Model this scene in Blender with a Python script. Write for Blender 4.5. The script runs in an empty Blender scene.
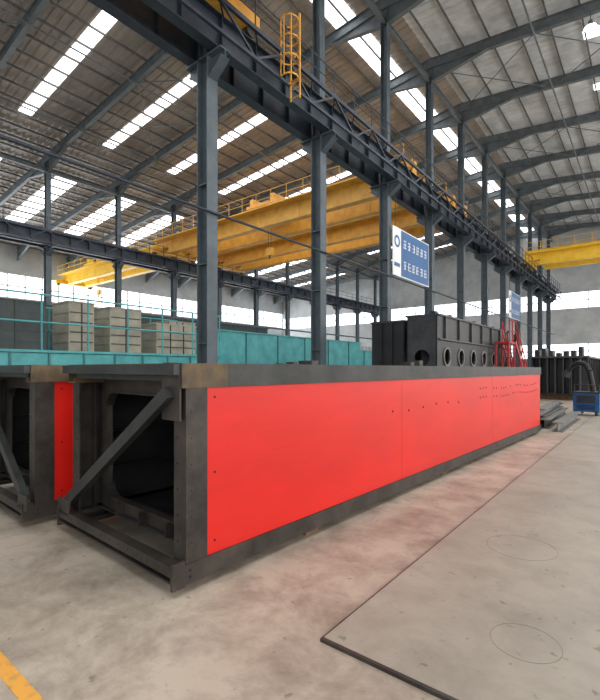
import bpy, math, random
from mathutils import Matrix, Vector
random.seed(4)
H=1.7
TH=math.radians(38.5)
def lin(c):
    return tuple(((v/255)/12.92 if v/255<=0.04045 else ((v/255+0.055)/1.055)**2.4) for v in c)+(1.0,)
MATS={}
def mat(name,c1,c2=None,scale=2.0,rough=0.6,metal=0.0,bump=0.0,stretch=(1,1,1),detail=6,lo=.35,hi=.65):
    m=bpy.data.materials.new(name); m.use_nodes=True
    nt=m.node_tree; b=nt.nodes['Principled BSDF']
    b.inputs['Roughness'].default_value=rough; b.inputs['Metallic'].default_value=metal
    if c2 is None: c2=tuple(v*0.85 for v in c1)
    tc=nt.nodes.new('ShaderNodeTexCoord'); mp=nt.nodes.new('ShaderNodeMapping')
    mp.inputs['Scale'].default_value=stretch
    nz=nt.nodes.new('ShaderNodeTexNoise'); nz.inputs['Scale'].default_value=scale; nz.inputs['Detail'].default_value=detail
    nz.inputs['Roughness'].default_value=.65
    cr=nt.nodes.new('ShaderNodeValToRGB'); e=cr.color_ramp.elements
    e[0].position=lo;e[0].color=lin(c2);e[1].position=hi;e[1].color=lin(c1)
    nt.links.new(tc.outputs['Object'],mp.inputs['Vector']); nt.links.new(mp.outputs['Vector'],nz.inputs['Vector'])
    nt.links.new(nz.outputs['Fac'],cr.inputs['Fac']); nt.links.new(cr.outputs['Color'],b.inputs['Base Color'])
    if bump:
        bp=nt.nodes.new('ShaderNodeBump'); bp.inputs['Strength'].default_value=bump; bp.inputs['Distance'].default_value=.02
        nt.links.new(nz.outputs['Fac'],bp.inputs['Height']); nt.links.new(bp.outputs['Normal'],b.inputs['Normal'])
    MATS[name]=m; return m
def emat(name,c,s):
    m=bpy.data.materials.new(name); m.use_nodes=True
    b=m.node_tree.nodes['Principled BSDF']; b.inputs['Base Color'].default_value=lin(c)
    b.inputs['Emission Color'].default_value=lin(c); b.inputs['Emission Strength'].default_value=s
    MATS[name]=m; return m
red=mat('red_primer',(212,27,15),(194,22,13),.9,.4,stretch=(1,.5,2))
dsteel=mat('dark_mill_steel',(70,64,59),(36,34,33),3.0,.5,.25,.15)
dsteel2=mat('grey_steel_frame',(62,64,64),(36,40,41),2.0,.5,.25,.1)
rust=mat('rusty_steel',(104,84,56),(58,52,44),4,.6,.1,.1)
inner=mat('inner_dark_steel',(50,50,52),(30,30,32),2,.6,.3)
black=mat('black_hole',(12,12,12),(8,8,8),1,.8)
colm=mat('column_grey_blue',(84,96,104),(64,76,84),1.5,.5,.1)
runm=mat('runway_dark_blue',(46,56,68),(30,39,50),2,.5,.1)
rafm=mat('rafter_grey',(108,116,120),(84,93,98),2,.5,.1)
purm=mat('purlin_grey',(108,106,102),(86,84,82),2,.6,.1)
roofm=mat('roof_sheet',(168,160,152),(136,129,122),.5,.5,.1)
roofr=mat('roof_sheet_silver',(222,226,228),(182,187,190),.6,.4)
yel=mat('crane_yellow',(222,166,62),(196,140,48),1.5,.5)
yel2=mat('crane_yellow_bright',(240,196,50),(222,176,42),1.5,.5)
teal=mat('teal_paint',(80,168,172),(56,140,148),1.5,.5)
teald=mat('teal_dark_paint',(52,122,126),(40,104,108),1.5,.5)
beige=mat('cabinet_beige',(164,160,144),(138,136,122),1.5,.6)
blk=mat('black_paint',(40,42,46),(26,28,32),2,.45,.2,.1)
blk2=mat('black_paint_light',(64,66,70),(44,46,50),2,.45,.2,.1)
dgreen=mat('dark_green_grey',(56,70,70),(42,54,56),2,.5,.1)
redp=mat('red_rail_paint',(170,38,38),(134,28,30),3,.5)
bluem=mat('machine_blue',(40,92,150),(28,70,124),3,.5)
signb=mat('sign_blue',(62,104,152),(54,94,142),1,.5)
white=mat('sign_white',(226,230,232),(214,218,222),1,.6)
wallm=mat('wall_cladding',(190,194,195),(166,172,174),.6,.7)
brick=mat('wall_base',(150,150,148),(120,122,122),3,.8)
wood=mat('timber_block',(128,100,70),(90,70,50),6,.8)
grey=mat('beam_grey',(132,132,130),(92,92,92),4,.5,.3)
rubber=mat('hose_black',(26,26,28),(18,18,20),4,.6)
yline=mat('yellow_line_paint',(214,154,60),(170,130,74),14,.7,lo=.3,hi=.5)
sky=emat('skylight_panel',(250,252,255),3.6)
win=emat('window_panel',(244,248,255),2.2)
glowr=emat('added_glow_panel_right',(255,250,244),2.0)  # added glow for the unseen right side, brightens the hall
lampm=emat('lamp_lens',(255,255,255),12)

class MB:
    def __init__(s): s.v=[];s.f=[];s.m=[];s.ml=[];s.sm=[]
    def mi(s,m):
        if m not in s.ml: s.ml.append(m)
        return s.ml.index(m)
    def add(s,vs,fs,m,smooth=False):
        o=len(s.v); s.v+= [tuple(v) for v in vs]; i=s.mi(m)
        for f in fs: s.f.append(tuple(a+o for a in f)); s.m.append(i); s.sm.append(smooth)
    def box(s,x0,x1,y0,y1,z0,z1,m,M=None):
        vs=[Vector((x,y,z)) for x in(x0,x1) for y in(y0,y1) for z in(z0,z1)]
        if M: vs=[M@v for v in vs]
        s.add(vs,[(0,1,3,2),(4,6,7,5),(0,4,5,1),(2,3,7,6),(0,2,6,4),(1,5,7,3)],m)
    def frame(s,p0,p1):
        p0=Vector(p0);p1=Vector(p1);d=(p1-p0);L=d.length;d.normalize()
        up=Vector((0,0,1)) if abs(d.z)<.99 else Vector((0,1,0))
        x=d.cross(up).normalized(); z=x.cross(d)
        M=Matrix((x,d,z)).transposed().to_4x4(); M.translation=p0
        return M,L
    def beam(s,p0,p1,w,h,m):
        M,L=s.frame(p0,p1); s.box(-w/2,w/2,0,L,-h/2,h/2,m,M)
    def ibeam(s,p0,p1,w,h,m,t=.03):
        M,L=s.frame(p0,p1)
        s.box(-w/2,w/2,0,L,h/2-t,h/2,m,M); s.box(-w/2,w/2,0,L,-h/2,-h/2+t,m,M)
        s.box(-t/2,t/2,0,L,-h/2+t,h/2-t,m,M)
    def cyl(s,p0,p1,r,m,n=10,r2=None):
        M,L=s.frame(p0,p1); r2=r if r2 is None else r2
        vs=[M@Vector((r*math.cos(2*math.pi*i/n),0,r*math.sin(2*math.pi*i/n))) for i in range(n)]
        vs+=[M@Vector((r2*math.cos(2*math.pi*i/n),L,r2*math.sin(2*math.pi*i/n))) for i in range(n)]
        s.add(vs,[(i,(i+1)%n,n+(i+1)%n,n+i) for i in range(n)],m,True)
        s.add(vs,[tuple(range(n))[::-1],tuple(range(n,2*n))],m)
    def plate(s,outer,holes,t,M,m):
        cu=bpy.data.curves.new('tmp','CURVE'); cu.dimensions='2D'; cu.fill_mode='BOTH'; cu.extrude=t/2
        for pts in [outer]+holes:
            sp=cu.splines.new('POLY'); sp.points.add(len(pts)-1)
            for i,p in enumerate(pts): sp.points[i].co=(p[0],p[1],0,1)
            sp.use_cyclic_u=True
        ob=bpy.data.objects.new('tmp',cu); bpy.context.collection.objects.link(ob)
        dg=bpy.context.evaluated_depsgraph_get(); me=bpy.data.meshes.new_from_object(ob.evaluated_get(dg))
        s.add([M@v.co for v in me.vertices],[tuple(p.vertices) for p in me.polygons],m)
        bpy.data.objects.remove(ob); bpy.data.curves.remove(cu); bpy.data.meshes.remove(me)
    def build(s,name,loc=(0,0,0),rz=0):
        me=bpy.data.meshes.new(name); me.from_pydata(s.v,[],s.f)
        for m in s.ml: me.materials.append(m)
        for i,p in enumerate(me.polygons): p.material_index=s.m[i]; p.use_smooth=s.sm[i]
        me.update(); ob=bpy.data.objects.new(name,me); bpy.context.collection.objects.link(ob)
        ob.location=loc; ob.rotation_euler=(0,0,rz); return ob
def rrect(x0,x1,y0,y1,r,n=4):
    pts=[]
    for cx,cy,a in((x1-r,y1-r,0),(x0+r,y1-r,90),(x0+r,y0+r,180),(x1-r,y0+r,270)):
        for i in range(n+1):
            t=math.radians(a+90*i/n); pts.append((cx+r*math.cos(t),cy+r*math.sin(t)))
    return pts
def circ(x,y,r,n=20): return [(x+r*math.cos(2*math.pi*i/n),y+r*math.sin(2*math.pi*i/n)) for i in range(n)]
XZ=lambda x,y,z: Matrix.Translation((x,y,z))@Matrix.Rotation(math.pi/2,4,'X')
YZ=lambda x,y,z: Matrix.Translation((x,y,z))@Matrix(((0,0,1,0),(1,0,0,0),(0,1,0,0),(0,0,0,1)))

# ---------------- layout
R1,R2,R3,RR=-11.0,-38.0,-62.0,16.0
Y0,Y1=-14.0,72.0
cols=[9.1+6*k for k in range(-3,11)]
def zr(X): return H+20-0.09*abs(X-R1)

# ---------------- floor
def floor_mat(name,c1,c2,c3,joint,mixf=.3):
    m=bpy.data.materials.new(name); m.use_nodes=True; nt=m.node_tree; N=nt.nodes.new; Lk=nt.links.new
    b=nt.nodes['Principled BSDF']; tc=N('ShaderNodeTexCoord')
    n1=N('ShaderNodeTexNoise'); n1.inputs['Scale'].default_value=.35; n1.inputs['Detail'].default_value=10;n1.inputs['Roughness'].default_value=.55
    n2=N('ShaderNodeTexNoise'); n2.inputs['Scale'].default_value=2.2; n2.inputs['Detail'].default_value=12; n2.inputs['Roughness'].default_value=.72; n2.inputs['Distortion'].default_value=.25
    Lk(tc.outputs['Object'],n1.inputs['Vector']);Lk(tc.outputs['Object'],n2.inputs['Vector'])
    r=N('ShaderNodeValToRGB'); e=r.color_ramp.elements; e[0].position=.3;e[0].color=lin(c2);e[1].position=.68;e[1].color=lin(c1)
    Lk(n1.outputs['Fac'],r.inputs['Fac'])
    r2=N('ShaderNodeValToRGB'); e=r2.color_ramp.elements; e[0].position=.3;e[0].color=lin(c3);e[1].position=.58;e[1].color=(1,1,1,1)
    Lk(n2.outputs['Fac'],r2.inputs['Fac'])
    mx=N('ShaderNodeMixRGB'); mx.blend_type='MULTIPLY'; mx.inputs[0].default_value=mixf
    Lk(r.outputs['Color'],mx.inputs[1]);Lk(r2.outputs['Color'],mx.inputs[2])
    n3=N('ShaderNodeTexNoise'); n3.inputs['Scale'].default_value=14; n3.inputs['Detail'].default_value=4
    Lk(tc.outputs['Object'],n3.inputs['Vector'])
    r3=N('ShaderNodeValToRGB'); e=r3.color_ramp.elements; e[0].position=.28;e[0].color=(.35,.32,.3,1);e[1].position=.34;e[1].color=(1,1,1,1)
    Lk(n3.outputs['Fac'],r3.inputs['Fac'])
    m3=N('ShaderNodeMixRGB'); m3.blend_type='MULTIPLY'; m3.inputs[0].default_value=.6
    Lk(mx.outputs[0],m3.inputs[1]);Lk(r3.outputs['Color'],m3.inputs[2])
    out=m3
    if joint:
        br=N('ShaderNodeTexBrick'); br.inputs['Scale'].default_value=1; br.inputs['Brick Width'].default_value=joint[0]; br.inputs['Row Height'].default_value=joint[1]
        br.inputs['Mortar Size'].default_value=.006; br.offset=0; br.inputs['Color1'].default_value=(1,1,1,1);br.inputs['Color2'].default_value=(.95,.95,.95,1);br.inputs['Mortar'].default_value=(.5,.48,.45,1)
        Lk(tc.outputs['Object'],br.inputs['Vector'])
        m2=N('ShaderNodeMixRGB'); m2.blend_type='MULTIPLY'; m2.inputs[0].default_value=.6
        Lk(m3.outputs[0],m2.inputs[1]);Lk(br.outputs['Color'],m2.inputs[2]); out=m2
    Lk(out.outputs[0],b.inputs['Base Color'])
    rr=N('ShaderNodeMapRange'); rr.inputs['To Min'].default_value=.38; rr.inputs['To Max'].default_value=.62
    Lk(n2.outputs['Fac'],rr.inputs['Value']);Lk(rr.outputs[0],b.inputs['Roughness'])
    bp=N('ShaderNodeBump'); bp.inputs['Strength'].default_value=.08; bp.inputs['Distance'].default_value=.008
    Lk(n2.outputs['Fac'],bp.inputs['Height']);Lk(bp.outputs['Normal'],b.inputs['Normal'])
    return m
fm=floor_mat('concrete_floor',(184,172,157),(148,137,124),(112,98,86),(5.5,6),.65)
pm=floor_mat('worn_plate_floor',(160,154,142),(138,132,121),(136,130,122),None,.4)
b=MB(); b.box(R3-1,RR+1,Y0-1,Y1+1,-.2,0,fm); b.build('floor')
b=MB()
ys=[2.25,9.5,17,25,34,46,60]
for a,c in zip(ys[:-1],ys[1:]): b.box(-1.6,4.4,a,c-.015,0,.02,pm)
b.box(-1.61,4.4,2.225,2.25,0,.021,dsteel); b.box(-1.612,-1.6,2.25,59.9,0,.018,dsteel)  # dark front strip stands in for the shadow line at the plate edge
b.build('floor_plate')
scr=mat('scribe_mark',(96,90,80),(124,118,106),6,.6)
for (cx,cy,r) in((-.6,2.98,.2),(-.95,4.55,.3)):
    b=MB(); b.plate(circ(cx,cy,r,48),[circ(cx,cy,r-.003,48)],.001,Matrix.Translation((0,0,.0206)),scr); b.build('scribed_ring')
b=MB(); b.box(-10,2,.87,.95,0,.003,yline); b.build('floor_marking_line')

# ---------------- walls
def bandwall(name,axis,pos,a0,a1,bands,t=.3):
    b=MB()
    for z0,z1,m in bands:
        if axis=='x': b.box(pos,pos+t,a0,a1,z0,z1,m)
        else: b.box(a0,a1,pos,pos+t,z0,z1,m)
    return b
def windowband(name,axis,pos,a0,a1,z0,z1,m,step=2.0):
    b=MB()
    n=int((a1-a0)/step)
    if axis=='x': b.box(pos+.1,pos+.14,a0,a1,z0,z1,m)
    else: b.box(a0,a1,pos+.1,pos+.14,z0,z1,m)
    for i in range(n+1):
        a=a0+(a1-a0)*i/n
        if axis=='x': b.box(pos+.02,pos+.24,a-.05,a+.05,z0,z1,rafm)
        else: b.box(a-.05,a+.05,pos+.02,pos+.24,z0,z1,rafm)
    zm=(z0+z1)/2
    if axis=='x': b.box(pos+.02,pos+.24,a0,a1,zm-.05,zm+.05,rafm)
    else: b.box(a0,a1,pos+.02,pos+.24,zm-.05,zm+.05,rafm)
    b.build(name)
W=lambda n,ax,p,a0,a1,bs: bandwall(n,ax,p,a0,a1,bs).build(n)
W('wall_left','x',R3-.3,Y0,Y1,[(0,5,brick),(5,5.5,wallm),(9,10.6,wallm),(13.5,zr(R3),wallm)])
windowband('window_1','x',R3-.3,Y0,Y1,5.5,9,win); windowband('window_2','x',R3-.3,Y0,Y1,10.6,13.5,win)
b=MB()
for z0,z1,m in [(0,3.2,brick),(5.2,10.2,wallm),(12.4,15.2,wallm)]: b.box(R3,RR,Y1,Y1+.3,z0,z1,m)
vs=[(R3,Y1,15.2),(RR,Y1,15.2),(RR,Y1,zr(RR)),(R1,Y1,zr(R1)),(R3,Y1,zr(R3))]
vs2=[(x,y+.3,z) for x,y,z in vs]
b.add(vs+vs2,[(0,1,2,3,4),(9,8,7,6,5)]+[(i,(i+1)%5+0,(i+1)%5+5,i+5) for i in range(5)],wallm)
b.build('wall_back')
windowband('window_3','y',Y1,R3,RR,10.2,12.4,win,2.5)
windowband('window_5','y',Y1,R3,RR,3.2,5.2,win,2.5)
W('wall_right','x',RR,Y0,Y1,[(0,2,brick),(12,zr(RR),wallm)])
windowband('added_glow_band_right','x',RR,Y0,Y1,2,12,glowr,3)  # added glowing band on the unseen wall, put in as a light source
b=MB(); b.box(R3,-9,Y0-.3,Y0,0,15,wallm); b.box(-9,13,Y0-.3,Y0,12,19,wallm); b.box(13,RR,Y0-.3,Y0,0,17,wallm)
b.box(R3,-9,Y0-.3,Y0,15,15.2,wallm)
b.build('wall_front')

# ---------------- roof
def corr(b,xa,xb,m,pitch=.5,d=.05):
    n=int((Y1-Y0)/pitch); vs=[];fs=[]
    prof=[(0,0),(.55,0),(.65,1),(.9,1)]
    for i in range(n):
        for t,h in prof:
            y=Y0+(i+t)*pitch
            for x in (xa,xb): vs.append((x,y,zr(x)+h*d))
    k=len(vs)//2
    for i in range(k-1): fs.append((2*i,2*i+1,2*i+3,2*i+2))
    b.add(vs,fs,m)
b=MB(); corr(b,R3,R1,roofm); corr(b,R1,RR,roofr); b.build('ceiling')
b=MB()
x=R3+.6
while x<RR:
    z=zr(x)
    b.box(x-.025,x+.025,Y0,Y1,z-.18,z-.05,purm); b.box(x-.025,x+.06,Y0,Y1,z-.2,z-.18,purm)
    x+=1.5
b.build('roof_purlins')
mids=[c+3 for c in cols[:-1]]+[cols[0]-3]
b=MB()
def strip(xa,xb,y,w):
    vs=[(xa,y-w,zr(xa)-.03),(xb,y-w,zr(xb)-.03),(xb,y+w,zr(xb)-.03),(xa,y+w,zr(xa)-.03)]
    b.add(vs,[(0,1,2,3)],sky)
for y in mids:
    strip(-34.2,-22,y,.42); strip(-60,-41,y,.9); strip(-3,11,y,.4)
for xa,xb in((-14.2,-12.9),):
    vs=[(xa,Y0+.1,zr(xa)-.04),(xb,Y0+.1,zr(xb)-.04),(xb,Y1-.1,zr(xb)-.04),(xa,Y1-.1,zr(xa)-.04)]
    b.add(vs,[(0,1,2,3)],sky)
b.build('skylight')
for y in cols:
    b=MB(); 
    for xa,xb in((R3,R2),(R2,R1),(R1,RR)):
        b.ibeam((xa,y,zr(xa)-.6),(xb,y,zr(xb)-.6),.26,.6,rafm)
        for xe,sg in((xa,1),(xb,-1)):
            L=3.5
            v=[(xe,y,zr(xe)-.9),(xe,y,zr(xe)-1.8),(xe+sg*L,y,zr(xe+sg*L)-.9)]
            vv=[(p[0],p[1]-.02,p[2]) for p in v]+[(p[0],p[1]+.02,p[2]) for p in v]
            b.add(vv,[(0,1,2),(5,4,3),(0,3,4,1),(1,4,5,2)],rafm)
            b.beam((xe,y,zr(xe)-1.8),(xe+sg*L,y,zr(xe+sg*L)-.9),.26,.03,rafm)
    b.build('roof_rafter')
b=MB()
for X in(R2,R1): b.ibeam((X,Y0,zr(X)-1.6),(X,Y1,zr(X)-1.6),.2,.3,rafm)
for xq in (-32,-25,-18,-5,1,8):
    b.cyl((xq,Y0,zr(xq)-1.0),(xq,Y1,zr(xq)-1.0),.05,rafm,8)
for i in range(0,len(cols)-1,2):
    for xa,xb in((-18,-25),(-25,-32),(-5,1),(-11,-5)):
        b.cyl((xa,cols[i],zr(xa)-.9),(xb,cols[i+1],zr(xb)-.9),.03,rafm,6)
        b.cyl((xb,cols[i],zr(xb)-.9),(xa,cols[i+1],zr(xa)-.9),.03,rafm,6)
b.build('roof_bracing')

# ---------------- columns
def column(X,y,side):
    b=MB(); zc=H+9.8; zt=zr(X)-.9
    w=.42; d=.5; t=.03
    b.box(-d/2,-d/2+t,-w/2,w/2,0,zc,colm); b.box(d/2-t,d/2,-w/2,w/2,0,zc,colm); b.box(-d/2+t,d/2-t,-t/2,t/2,0,zc,colm)
    for z in (2.5,5,7.5): b.box(-d/2+t,d/2-t,-w/2+.02,w/2-.02,z-.015,z+.015,colm)
    b.box(-d/2-.08,d/2+.08,-w/2-.08,w/2+.08,0,.04,colm)
    c=.6
    b.box(-d/2-c,d/2+c,-w/2,w/2,zc-.05,zc,colm)
    for sg in(-1,1):
        v=[(sg*d/2,0,zc-.05),(sg*(d/2+c),0,zc-.05),(sg*(d/2+c),0,zc-.25),(sg*d/2,0,zc-.7)]
        vv=[(p[0],-.02,p[2]) for p in v]+[(p[0],.02,p[2]) for p in v]
        b.add(vv,[(0,1,2,3),(7,6,5,4),(1,5,6,2),(3,2,6,7)],colm)
        b.beam((sg*d/2,0,zc-.7),(sg*(d/2+c),0,zc-.25),w*.8,.03,colm)
    w=.36;d=.4
    b.box(-d/2,-d/2+t,-w/2,w/2,zc,zt,colm); b.box(d/2-t,d/2,-w/2,w/2,zc,zt,colm); b.box(-d/2+t,d/2-t,-t/2,t/2,zc,zt,colm)
    b.build('steel_column',(X,y,0))
for y in cols:
    column(R1,y,1); column(R2,y,1)
def runway(X,offs,walk):
    b=MB()
    for off in offs:
        xx=X+off; zb=H+9.8
        b.ibeam((xx,Y0+.1,zb+.55),(xx,Y1-.1,zb+.55),.36,1.06,runm)
        b.box(xx-.05,xx+.05,Y0+.1,Y1-.1,zb+1.08,zb+1.2,runm)
        y=Y0+.6
        while y<Y1: b.box(xx-.17,xx+.17,y-.01,y+.01,zb+.04,zb+1.04,runm); y+=1.5
    if walk:
        zt=H+10.85; xo=X+walk
        b.beam((xo,Y0+.1,zt),(xo,Y1-.1,zt),.1,.14,runm)
        b.beam((xo,Y0+.1,zt-.95),(xo,Y1-.1,zt-.95),.1,.1,runm)
        y=Y0+.1;k=0
        while y+1.5<Y1:
            za,zb2=(zt,zt-.95) if k%2 else (zt-.95,zt)
            b.beam((xo,y,za),(xo,y+1.5,zb2),.07,.07,runm)
            b.cyl((xo,y,zt),(xo,y,zt+1.0),.025,runm,6)
            b.beam((xo,y,zt),(X+offs[-1],y+.75,zt),.05,.05,runm)
            y+=1.5;k+=1
        for h in(.5,1.0): b.cyl((xo,Y0+.1,zt+h),(xo,Y1-.1,zt+h),.025,runm,6)
    b.build('crane_runway_girder')
runway(R1,(-.55,.55),1.15); runway(R2,(-.55,.55),1.15)
b=MB(); b.cyl((R1+.3,Y0+.1,H+4.9),(R1+.3,Y1-.1,H+4.9),.045,runm,8); b.build('tie_pipe')
b=MB(); b.beam((R2+.32,Y0+.1,H+5.2),(R2+.32,Y1-.1,H+5.2),.12,.2,colm); b.build('tie_beam')

# ---------------- overhead cranes
def rail(b,p0,p1,h,m,step=1.5,r=.025):
    p0=Vector(p0);p1=Vector(p1);L=(p1-p0).length;n=max(1,int(L/step))
    for i in range(n+1):
        p=p0.lerp(p1,i/n); b.cyl(p,p+Vector((0,0,h)),r,m,6)
    for q in(.5,1): b.cyl(p0+Vector((0,0,h*q)),p1+Vector((0,0,h*q)),r,m,6)
def crane(xa,xb,y,gap,m,zb=H+11.15,hh=1.6,trx=.5):
    b=MB()
    for yy in(y,y+gap):
        b.box(xa+1.8,xb-1.8,yy-.3,yy+.3,zb,zb+hh,m)
        for xe,xi in((xa+.3,xa+1.8),(xb-.3,xb-1.8)):
            lo,hi=min(xe,xi),max(xe,xi)
            b.box(lo,hi,yy-.3,yy+.3,zb+.55,zb+hh,m)
        b.box(xa+.3,xb-.3,yy-.36,yy+.36,zb+hh,zb+hh+.03,m)
        x=xa+2.5
        while x<xb-2: b.box(x-.02,x+.02,yy-.33,yy+.33,zb,zb+hh,m); x+=2.2
        b.box(xa+.5,xb-.5,yy-.04,yy+.04,zb+hh+.03,zb+hh+.12,dsteel)
    b.box(xa+.5,xb-.5,y-1.1,y-.3,zb+hh-.45,zb+hh-.38,m); rail(b,(xa+.5,y-1.1,zb+hh-.4),(xb-.5,y-1.1,zb+hh-.4),1.1,m)
    rail(b,(xa+.5,y+gap+.9,zb+hh-.4),(xb-.5,y+gap+.9,zb+hh-.4),1.1,m); b.box(xa+.5,xb-.5,y+gap+.3,y+gap+.9,zb+hh-.45,zb+hh-.38,m)
    for xe in(xa+.55,xb-.55):
        b.box(xe-.22,xe+.22,y-1.3,y+gap+1.3,zb+.1,zb+.6,m)
        for yy in(y-1,y+gap+1): b.cyl((xe-.12,yy,zb+.05),(xe+.12,yy,zb+.05),.2,dsteel,14)
    tx=xa+(xb-xa)*trx; z=zb+hh+.15
    b.box(tx-1.2,tx+1.2,y-.2,y+gap+.2,z,z+.25,m); b.cyl((tx-.9,y+gap/2,z+.6),(tx+.9,y+gap/2,z+.6),.35,dsteel,14)
    b.box(tx-1.3,tx-.95,y+.3,y+gap-.3,z+.25,z+1,m); b.box(tx+.95,tx+1.3,y+.3,y+gap-.3,z+.25,z+1,m)
    for q in(-.15,.15): b.cyl((tx+q,y+gap/2,zb-1.2),(tx+q,y+gap/2,z+.3),.02,dsteel,6)
    b.box(tx-.3,tx+.3,y+gap/2-.15,y+gap/2+.15,zb-1.8,zb-1.2,m)
    b.cyl((tx,y+gap/2,zb-2.1),(tx,y+gap/2,zb-1.8),.06,dsteel,8)
    b.build('overhead_bridge_crane')
crane(R2,R1,25.5,2.6,yel)
crane(R2,R1,32.5,2.6,yel,trx=.8)
crane(R3+.6,R2,26.5,2.2,yel2,trx=.3)
crane(R1,RR-.3,53,2.6,yel2,trx=.9)
crane(R1,RR-.3,7.2,2.2,yel,trx=.8,zb=H+11.15)
b=MB()
lx,ly=-9.6,11.8; zl=H+9.3
for q in(-.2,.2): b.beam((lx+q,ly,zl),(lx+q,ly,zl+2.9),.05,.05,yel)
for i in range(10): b.cyl((lx-.2,ly,zl+.1+i*.3),(lx+.2,ly,zl+.1+i*.3),.02,yel,6)
for i in range(4):
    z=zl+.6+i*.65
    pts=[(lx+.3*math.cos(a),ly-.3+.3*math.sin(a),z) for a in [math.pi*k/6 for k in range(0,13)]]
    for p,q in zip(pts[:-1],pts[1:]): b.beam(p,q,.03,.05,yel)
for a in(-2.4,-1.57,-.7): b.beam((lx+.3*math.cos(a),ly-.3+.3*math.sin(a),zl+.6),(lx+.3*math.cos(a),ly-.3+.3*math.sin(a),zl+2.6),.03,.03,yel)
for z in(zl+.6,zl+1.5): b.beam((lx,ly,z),(lx-.22,ly+.02,z),.05,.05,yel)
b.build('cage_ladder')

# ---------------- box girders
def girder(name,loc,rz,flip,L=11.15,Wd=2.03,side=red):
    b=MB(); z0,z1,z2,z3=.07,.22,1.555,1.745
    def chan(x,sg,y0,y1,a,c,m,w=.15,t=.014):
        xs=sorted((x,x+sg*t)); b.box(xs[0],xs[1],y0,y1,a,c,m)
        xs=sorted((x+sg*t,x+sg*w)); b.box(xs[0],xs[1],y0,y1,a,a+t,m); b.box(xs[0],xs[1],y0,y1,c-t,c,m)
        xs=sorted((x+sg*(w-t),x+sg*w)); b.box(xs[0],xs[1],y0,y1,a+t,a+.05,m); b.box(xs[0],xs[1],y0,y1,c-.05,c-t,m)
    for x,sg in((.02,-1),(-Wd-.02,1)):
        chan(x,sg,0,L,z0,z1,dsteel)
        chan(x,sg,.42,L,z2,z3,dsteel2); chan(x,sg,-.02,.42,z2,z3,rust)
        xs=sorted((x+sg*.01,x+sg*.03)); b.box(xs[0],xs[1],.02,.22,z1,z2,dsteel)
        xs=sorted((x+sg*.03,x+sg*.17)); b.box(xs[0],xs[1],.02,.035,z1,z2,dsteel)
        xs=sorted((x+sg*.03,x+sg*.12)); b.box(xs[0],xs[1],.205,.22,z1,z2,dsteel)
        for k in range(6):
            z=z1+.15+k*.2
            xs=sorted((x+sg*.007,x+sg*.011)); b.cyl((xs[0],.07,z),(xs[1],.07,z),.006,black,8)
            b.cyl((x+sg*.12,.0185,z),(x+sg*.12,.021,z),.011,black,8)
        # web: painted outside, bare steel inside
        xs=sorted((x+sg*.022,x+sg*.03)); b.box(xs[0],xs[1],.22,L-.02,z1,z2,side)
        xs=sorted((x+sg*.03,x+sg*.04)); b.box(xs[0],xs[1],.22,L-.02,z1,z2,inner)
        yy=3.2
        while yy<L-.2:
            dens=.45 if yy<6 else .16
            for zz in ((1.15,1.32) if yy>6.3 else (1.15,)):
                if random.random()<.75:
                    xs=sorted((x+sg*.018,x+sg*.0225)); b.cyl((xs[0],yy,zz+.02*math.sin(yy*3)),(xs[1],yy,zz+.02*math.sin(yy*3)),.018,black,8)
            yy+=dens
        for zz in(z1+.1,z2-.08,z1+.65):
            xs=sorted((x+sg*.018,x+sg*.0225)); b.cyl((xs[0],.3,zz),(xs[1],.3,zz),.01,black,8)
        for yy in(3.45,7.2):
            xs=sorted((x+sg*.0205,x+sg*.0225)); b.box(xs[0],xs[1],yy,yy+.004,z1,z2,redp)
        for q in(.05,L-.08):
            for zz in(z0+.05,z1-.05): 
                xs=sorted((x-sg*.002,x+sg*.001)); b.cyl((xs[0],q,zz),(xs[1],q,zz),.012,black,8)
    # end cross members
    b.box(-Wd-.06,-.0,-.1,-.0,z0+.03,z0+.045,dsteel); b.box(-Wd-.06,-.0,-.1,-.0,z0+.15,z0+.165,dsteel)
    b.box(-Wd-.06,-.0,-.03,-.015,z0+.045,z0+.15,dsteel); b.box(-Wd-.06,0,-.1,-.088,z0+.08,z0+.15,dsteel)
    b.box(-.0,.03,-.11,.0,z0-.01,z0+.19,dsteel); b.box(-Wd-.09,-Wd-.06,-.11,0,z0-.01,z0+.19,dsteel)
    b.box(-Wd+.13,-.13,.0,.12,z2+.05,z3-.01,dsteel2)
    b.box(-Wd-.02,.0,-.08,.0,z2+.1,z3-.01,dsteel2)
    b.box(-Wd-.02,.0,.0,.5,z3-.012,z3,rust)
    for k in range(12): b.cyl((-Wd+.1+k*.16,-.101,z0+.125),(-Wd+.1+k*.16,-.099,z0+.125),.008,black,8)
    for i,yy in enumerate([.3,2.4,4.6,6.8,9,L-.25]):
        out=[(-Wd+.03,z1-.05),(-.03,z1-.05),(-.03,z2+.1),(-Wd+.03,z2+.1)]
        hole=rrect(-Wd+.26,-.26,z1+.13,z2-.1,.14)
        b.plate(out,[hole],.014,XZ(0,yy,0),dsteel if i==0 else inner)
        if i<1:
            pts=hole+[hole[0]]
            for p,q in zip(pts[:-1],pts[1:]): b.beam((p[0],yy,p[1]),(q[0],yy,q[1]),.09,.012,dsteel)
            for xx in(-Wd/2,-Wd/2+.45,-Wd/2-.45): b.box(xx-.006,xx+.006,yy-.1,yy,z1,z1+.13,dsteel)
    b.box(-Wd+.02,-.02,.25,L-.02,z1-.02,z1,inner); b.box(-Wd+.02,-.02,.25,L-.02,z2+.1,z2+.115,inner)
    for q in(.4,.8):
        for xx in(-.1,-Wd+.1): b.box(xx-.05,xx+.05,.32,L-.3,z1+q,z1+q+.01,inner)
    p0=(-.1,-.05,z2-.03); p1=(-Wd+.0,-.05,z1+.07)
    if flip: p0,p1=(-Wd+.1,-.05,z2-.03),(-.05,-.05,z1+.07)
    b.beam(p0,p1,.07,.1,dsteel2)
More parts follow.
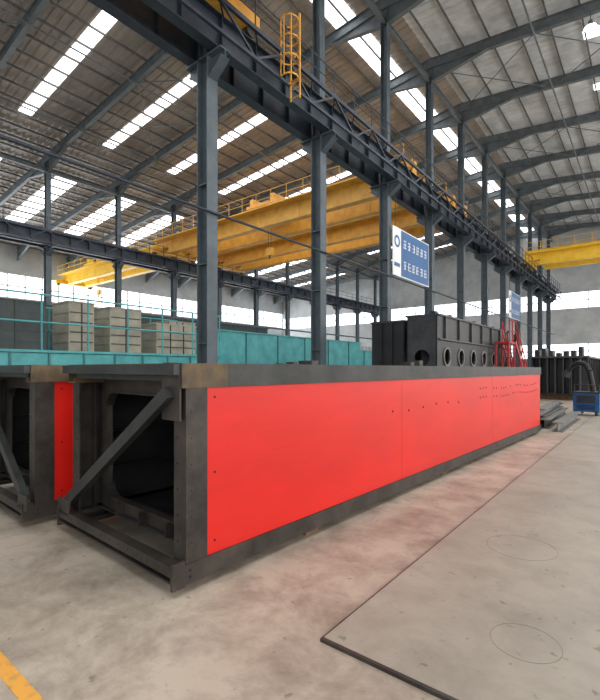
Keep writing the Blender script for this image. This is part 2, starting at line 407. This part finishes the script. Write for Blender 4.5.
    gx=p0[0]
    b.box(gx-.14,gx+.1,-.03,-.015,z2-.25,z2+.1,dsteel)
    gx=p1[0]; b.box(gx-.08,gx+.18,-.1,-.08,z1-.02,z1+.14,dsteel)
    for (yy,s) in((1.9,.05),(4.3,.06),(4.6,.09)):
        b.box(-.5,-.3,yy,yy+.12,z3-.01,z3+s,dsteel)
    b.build(name,loc,rz)
rz=-math.radians(2.4)
girder('steel_box_girder',(-2.76,2.05,0),rz,False)
girder('steel_box_girder',(-5.25,1.93,0),rz,True)
for (gx,gy) in((-2.76,2.05),(-5.25,1.93)):
    for yy in(1.6,5.0,9.8):
        b=MB(); b.box(-2.1,-.05,-.1,.1,0,.069,wood); c=math.cos(rz);s=math.sin(rz)
        b.build('timber_block',(gx-s*yy,gy+c*yy,0),rz)

# ---------------- black housing with holes
b=MB(); xa,xb,ya,yb,zt=-7.05,-5.95,15.3,26.0,3.62
holes=[circ(ya+.9+i*1.55,2.15,.3,20) for i in range(7)]+[circ(ya+1.65+i*1.55,1.0,.25,16) for i in range(6)]
for xx in(xa,xb): b.plate([(ya,.15),(yb,.15),(yb,zt-.4),(yb-1.2,zt),(ya,zt)],holes,.05,YZ(xx,0,0),blk)
for yy in(ya,ya+3.5,ya+7,yb-.05):
    b.plate([(xa+.03,.15),(xb-.03,.15),(xb-.03,zt-(.4 if yy>25 else 0)),(xa+.03,zt-(.4 if yy>25 else 0))],[circ((xa+xb)/2,2.1,.3)],.04,XZ(0,yy,0),blk2)
b.box(xa-.08,xb+.1,ya-.05,yb-1.2,zt,zt+.06,blk2); b.box(xa-.1,xb+.1,ya,yb,.07,.15,blk)
for h in holes[:7]:
    cy=sum(p[0] for p in h)/len(h)
    pts=circ(cy,2.15,.36,20); b.plate(pts,[circ(cy,2.15,.3,20)],.05,YZ(xb+.05,0,0),grey)
for i in range(8):
    y=ya+.15+i*1.5; b.box(xb+.02,xb+.12,y-.02,y+.02,.15,1.7,blk); 
    b.box(xb-.3,xb-.1,y,y+.25,zt+.06,zt+.18,blk); b.box(xb+.02,xb+.1,y+.5,y+.58,2.8,zt,blk2)
b.box(xb+.02,xb+.14,ya,yb,2.75,2.8,blk2)
b.box(xa,xb,ya+.3,ya+.7,0,.07,wood); b.box(xa,xb,yb-1,yb-.6,0,.07,wood)
b.build('perforated_steel_housing')
b=MB(); xa,xb=-8.7,-7.35; ya,yb=15.6,19.6; zt=3.5
b.box(xa,xb,ya,yb,.07,.15,blk); b.box(xa-.06,xb+.06,ya-.06,yb,zt,zt+.07,blk2)
for xx in(xa,xb): b.plate([(ya,.15),(yb,.15),(yb,zt),(ya,zt)],[circ(ya+1+i*1.2,2.2,.3) for i in range(3)],.05,YZ(xx,0,0),blk)
for yy in(ya,yb): b.plate([(xa,.15),(xb,.15),(xb,zt),(xa,zt)],[rrect(xa+.35,xb-.35,.5,1.7,.1)],.05,XZ(0,yy,0),blk)
for q in(.33,.66): b.box(xa+(xb-xa)*q-.02,xa+(xb-xa)*q+.02,ya-.12,ya,.15,zt,blk)
b.box(xa,xb,ya+.3,ya+.7,0,.07,wood); b.box(xa,xb,yb-.8,yb-.4,0,.07,wood)
b.build('steel_housing_frame')
# red access stairs
b=MB()
p0=Vector((-5.4,26.6,.0)); p1=Vector((-5.4,23.2,3.0))
for dx in(-.3,.3):
    b.beam(p0+Vector((dx,0,.1)),p1+Vector((dx,0,0)),.05,.18,redp)
    for h in(.5,1.0): b.cyl(p0+Vector((dx,0,.1+h)),p1+Vector((dx,0,h)),.03,redp,6)
    for i in range(6):
        p=p0.lerp(p1,i/5)+Vector((dx,0,.05)); b.cyl(p,p+Vector((0,0,1)),.03,redp,6)
for i in range(14):
    p=p0.lerp(p1,(i+.5)/14); b.box(p.x-.3,p.x+.3,p.y-.12,p.y+.12,p.z,p.z+.03,redp)
b.box(-5.75,-5.1,22.0,23.2,2.9,2.98,redp); rail(b,(-5.1,22,2.98),(-5.1,23.2,2.98),1.0,redp,.6,.03)
for x in(-5.7,-5.15): 
    for y in(22.05,23.1): b.beam((x,y,0),(x,y,2.9),.08,.08,redp)
b.build('access_stairs')

# ---------------- hanging signs
def sign(y0,y1):
    b=MB(); x=R1+.36; za,zb=H+5.0,H+7.6
    b.box(x,x+.04,y0,y1,za,zb,white); yb=y0+(y1-y0)*.2
    b.box(x+.04,x+.05,yb,y1-.06,za+.06,zb-.06,signb)
    yc=(y0+yb)/2
    b.plate(circ(yc,zb-.75,.33),[circ(yc,zb-.75,.2)],.01,YZ(x+.046,0,0),signb)
    b.box(x+.04,x+.05,y0+.15,yb-.15,za+.5,za+.7,signb)
    n=6; cw=(y1-.3-yb-.2)/n
    for row in(0,1):
        zc=zb-.75-row*1.15
        for i in range(n):
            cy=yb+.2+(i+.5)*cw; s=cw*.34
            for k in range(3):
                zz=zc-s+k*s; b.box(x+.05,x+.056,cy-s*random.uniform(.5,1),cy+s*random.uniform(.5,1),zz-.025,zz+.025,white)
            for k in range(2):
                yy=cy+random.uniform(-.8,.8)*s; b.box(x+.05,x+.056,yy-.025,yy+.025,zc-s,zc+s*random.uniform(.4,1),white)
    for yy in(y0+.3,y1-.3): b.cyl((x+.02,yy,zb),(x+.02,yy,H+9.8),.02,dsteel,6); 
    b.build('hanging_sign')
sign(21.2,26.0); sign(45.6,50.2)

# ---------------- teal machinery in the left bay
b=MB(); x0=-15
b.box(x0-3.2,x0,-3,13.2,1.15,1.3,teald); b.box(x0-.08,x0,-3,13.2,1.3,2.22,teal); b.box(x0-.3,x0+.06,-3,13.2,2.22,2.3,teal)
b.box(x0-3.2,x0,-3,13.2,2.2,2.3,teald); b.box(x0-3.2,x0-3.1,-3,13.2,1.15,2.3,teald)
y=-2.8
while y<13.2: 
    b.box(x0,x0+.05,y-.03,y+.03,1.2,2.22,teald); y+=1.1
for y in(-2.5,1.5,5.5,9.5,12.8):
    for x in(x0-.3,x0-2.9): b.box(x-.15,x+.15,y-.15,y+.15,0,1.15,teald)
rail(b,(x0+.0,-3,2.3),(x0+.0,13.1,2.3),1.75,teal,1.35,.03)
rail(b,(x0-3.1,-3,2.3),(x0-3.1,13.1,2.3),1.75,teal,1.35,.03)
b.build('teal_platform_frame')
def cabinet(x0,x1,y0,y1,z0,z1,m,name='control_cabinet'):
    b=MB(); b.box(x0,x1,y0,y1,z0,z1,m); b.box(x0-.03,x1+.03,y0-.03,y1+.03,z1,z1+.05,m)
    n=max(2,int((z1-z0)/.3))
    for i in range(1,n): 
        z=z0+(z1-z0)*i/n; b.box(x1,x1+.02,y0+.05,y1-.05,z-.02,z+.02,dgreen if m is beige else m)
        b.box(x0+.05,x1-.05,y0-.015,y0,z-.02,z+.02,m)
    k=max(1,int((y1-y0)/1.0))
    for i in range(1,k+1):
        yy=y0+(y1-y0)*i/(k+1); b.box(x1,x1+.03,yy-.02,yy+.02,z0,z1,blk2)
    b.build(name)
cabinet(-17.2,-15.9,7.0,7.9,2.31,4.05,beige); cabinet(-17.2,-15.9,8.5,9.8,2.31,4.0,beige)
cabinet(-17.2,-15.9,10.5,12.5,2.31,3.55,beige); cabinet(-17.4,-16.0,-1,6.3,2.31,3.9,dgreen,'dark_steel_tank')
def tgirder(x,y0,y1,z0,z1,m,name='teal_steel_girder'):
    b=MB(); b.box(x-1.6,x,y0,y1,z0,z1,m); b.box(x-1.7,x+.12,y0,y1,z1,z1+.06,m); b.box(x-1.7,x+.12,y0,y1,z0-.06,z0,m)
    y=y0+.1
    while y<y1: b.box(x,x+.06,y-.02,y+.02,z0,z1,teald); y+=2.6
    y=y0+1
    while y<y1: b.box(x-1.5,x-.1,y-.2,y+.2,0,z0-.06,teald); y+=5
    b.build(name)
tgirder(-17.2,14.2,29,1.9,3.65,teal); tgirder(-20,16,44,1.2,3.3,teal); tgirder(-24,4,26,1.6,4.9,dgreen,'dark_steel_girder')
for i,(x,y,w,l,h,m) in enumerate([(-19,13.3,1.8,1.6,4.1,beige),(-23,30,2,5,3.9,beige),(-30,20,3,6,5.2,wallm),(-31,32,3,8,4.6,beige),(-28,44,4,10,4.5,wallm),(-19,48,3,9,3.4,blk2),(-33,8,2.5,7,5.4,wallm)]):
    cabinet(x-w,x,y,y+l,0,h,m,'machine_enclosure')
for y in(31,36,41):
    b=MB(); x=-14.2
    for q in(0,1.6): b.box(x-q-.1,x-q+.1,y-.1,y+.1,0,2.9,runm)
    b.box(x-1.9,x+.3,y-.12,y+.12,2.9,3.1,runm); b.build('support_trestle')

# ---------------- far right clutter
def hbeam(x,y0,y1,z,w,h,m,rz=0):
    b=MB(); L=y1-y0; t=.02
    b.box(-w/2,w/2,0,L,0,t,m); b.box(-w/2,w/2,0,L,h-t,h,m); b.box(-t/2,t/2,0,L,t,h-t,m); b.build('steel_beam',(x,y0,z),rz)
hbeam(-1.95,13.6,17.6,0,.26,.26,grey,.0); hbeam(-2.35,14.2,19.0,0,.26,.26,grey,0.03); hbeam(-2.8,14.0,21,0,.3,.3,blk2,.02); hbeam(-2.55,14.6,19.0,.3,.3,.22,grey,.03)
b=MB()
b.box(-.42,.42,-.35,.35,.12,.8,bluem); b.box(-.45,.45,-.38,.38,.8,.85,blk2); b.box(-.3,.3,-.37,-.35,.45,.72,blk2)
for i in range(4): b.box(-.3,.3,-.365,-.35,.2+i*.05,.22+i*.05,blk)
for x in(-.32,.32):
    for y in(-.28,.28): b.cyl((x-.03,y,.1),(x+.03,y,.1),.1,rubber,12)
b.cyl((-.4,-.3,.85),(-.4,-.3,1.1),.02,dsteel,6);b.cyl((.4,-.3,.85),(.4,-.3,1.1),.02,dsteel,6);b.cyl((-.4,-.3,1.1),(.4,-.3,1.1),.02,dsteel,6)
pts=[Vector((.1,.1,.85)),Vector((.05,.1,1.2)),Vector((-.02,.1,1.6)),Vector((-.15,.15,1.85)),Vector((-.4,.2,1.92)),Vector((-.65,.3,1.8)),Vector((-.8,.3,1.6))]
for p,q in zip(pts[:-1],pts[1:]): b.cyl(p,q,.09,rubber,10)
b.cyl(pts[-1],pts[-1]+Vector((-.1,0,-.2)),.09,rubber,12,.17)
b.build('fume_extractor',(-1.75,19.3,.02),-.2)
b=MB()
xa,xb,ya,yb=-5.3,-2.6,27.5,42
b.box(xa,xb,ya,yb,.3,.36,blk); b.box(xa-.1,xb+.1,ya-.1,yb,2.3,2.4,blk2); b.box(xb-.8,xb-.76,ya,yb,.36,2.3,blk); b.box(xa+.8,xa+.84,ya,yb,.36,2.3,blk)
b.box(xa,xb,ya+.6,ya+.64,.36,2.3,blk)
x=xa+.1
while x<xb: b.box(x-.03,x+.03,ya,ya+.6,.36,2.3,blk2); x+=.38
y=ya+.8
while y<yb: b.box(xb-.76,xb,y-.03,y+.03,.36,2.3,blk2); y+=1
for y in(ya+.5,yb-2,(ya+yb)/2): b.box(xa,xb,y,y+.3,0,.3,wood)
for i in range(7): b.box(xa+.2+i*.35,xa+.4+i*.35,ya+.2,ya+1,2.4,2.4+random.uniform(.15,.5),blk)
b.build('plate_girder')
b=MB(); xa,xb,ya,yb=-1.5,.9,33,52
b.box(xa,xb,ya,yb,.2,.3,blk); b.box(xa,xb,ya,yb,2.2,2.3,blk2); b.box(xa+.3,xa+.35,ya,yb,.3,2.2,redp)
for i in range(16): b.box(xa+.05,xa+.3,ya+i*1.2,ya+i*1.2+.06,.3,2.2,blk)
b.box(xa,xb,ya+.05,ya+.1,.3,2.2,blk); b.box(xa,xb,ya+1,ya+1.4,0.02,.2,wood); b.box(xa,xb,yb-1.4,yb-1,0.02,.2,wood)
b.build('plate_girder')
for y in(15.1,27.1,39.1,51.1):
    b=MB(); X=-2.4; z=zr(X)-1.6
    b.cyl((X,y,z+.35),(X,y,zr(X)-.9),.02,dsteel,6); b.cyl((X,y,z+.12),(X,y,z+.35),.1,rafm,12)
    b.cyl((X,y,z),(X,y,z+.12),.34,rafm,20,.2); b.cyl((X,y,z-.02),(X,y,z),.28,lampm,20); b.build('high_bay_lamp')

# ---------------- lights
def area(name,loc,rot,sx,sy,e,c=(1,1,1)):
    l=bpy.data.lights.new(name,'AREA'); l.shape='RECTANGLE'; l.size=sx; l.size_y=sy; l.energy=e; l.color=c
    o=bpy.data.objects.new(name,l); bpy.context.collection.objects.link(o); o.location=loc; o.rotation_euler=rot
area('added_fill_behind',(2,Y0+.2,6),(math.radians(90),0,0),20,11,1100,(1,.98,.95))  # added fill light behind the camera, at an invented opening
area('daylight_skylight_right',(3,18,zr(3)-1.3),(0,0,0),14,50,4800)
area('daylight_skylight_left',(-25,22,zr(-25)-2.0),(0,0,0),18,60,6000)
area('added_fill_right',(RR-.1,25,7),(0,math.radians(90),0),9,76,3200,(1,.98,.96))  # added fill at the unseen wall, brightens roof, columns and red side
area('daylight_window_left',(R3+.1,30,9),(0,math.radians(-90),0),7,76,7000,(.95,.98,1))
w=bpy.data.worlds.new('World'); bpy.context.scene.world=w; w.use_nodes=True
bg=w.node_tree.nodes['Background']; bg.inputs[0].default_value=(.9,.95,1,1); bg.inputs[1].default_value=.8

# ---------------- camera
cd=bpy.data.cameras.new('camera'); cam=bpy.data.objects.new('camera',cd); bpy.context.collection.objects.link(cam)
cd.sensor_fit='HORIZONTAL'; cd.sensor_width=36; cd.lens=440/600*36; cd.shift_y=19/600; cd.clip_end=400; cd.clip_start=.05
cam.location=(0,0,H); cam.rotation_euler=(math.pi/2,0,TH)
bpy.context.scene.camera=cam
bpy.context.scene.view_settings.view_transform='Standard'
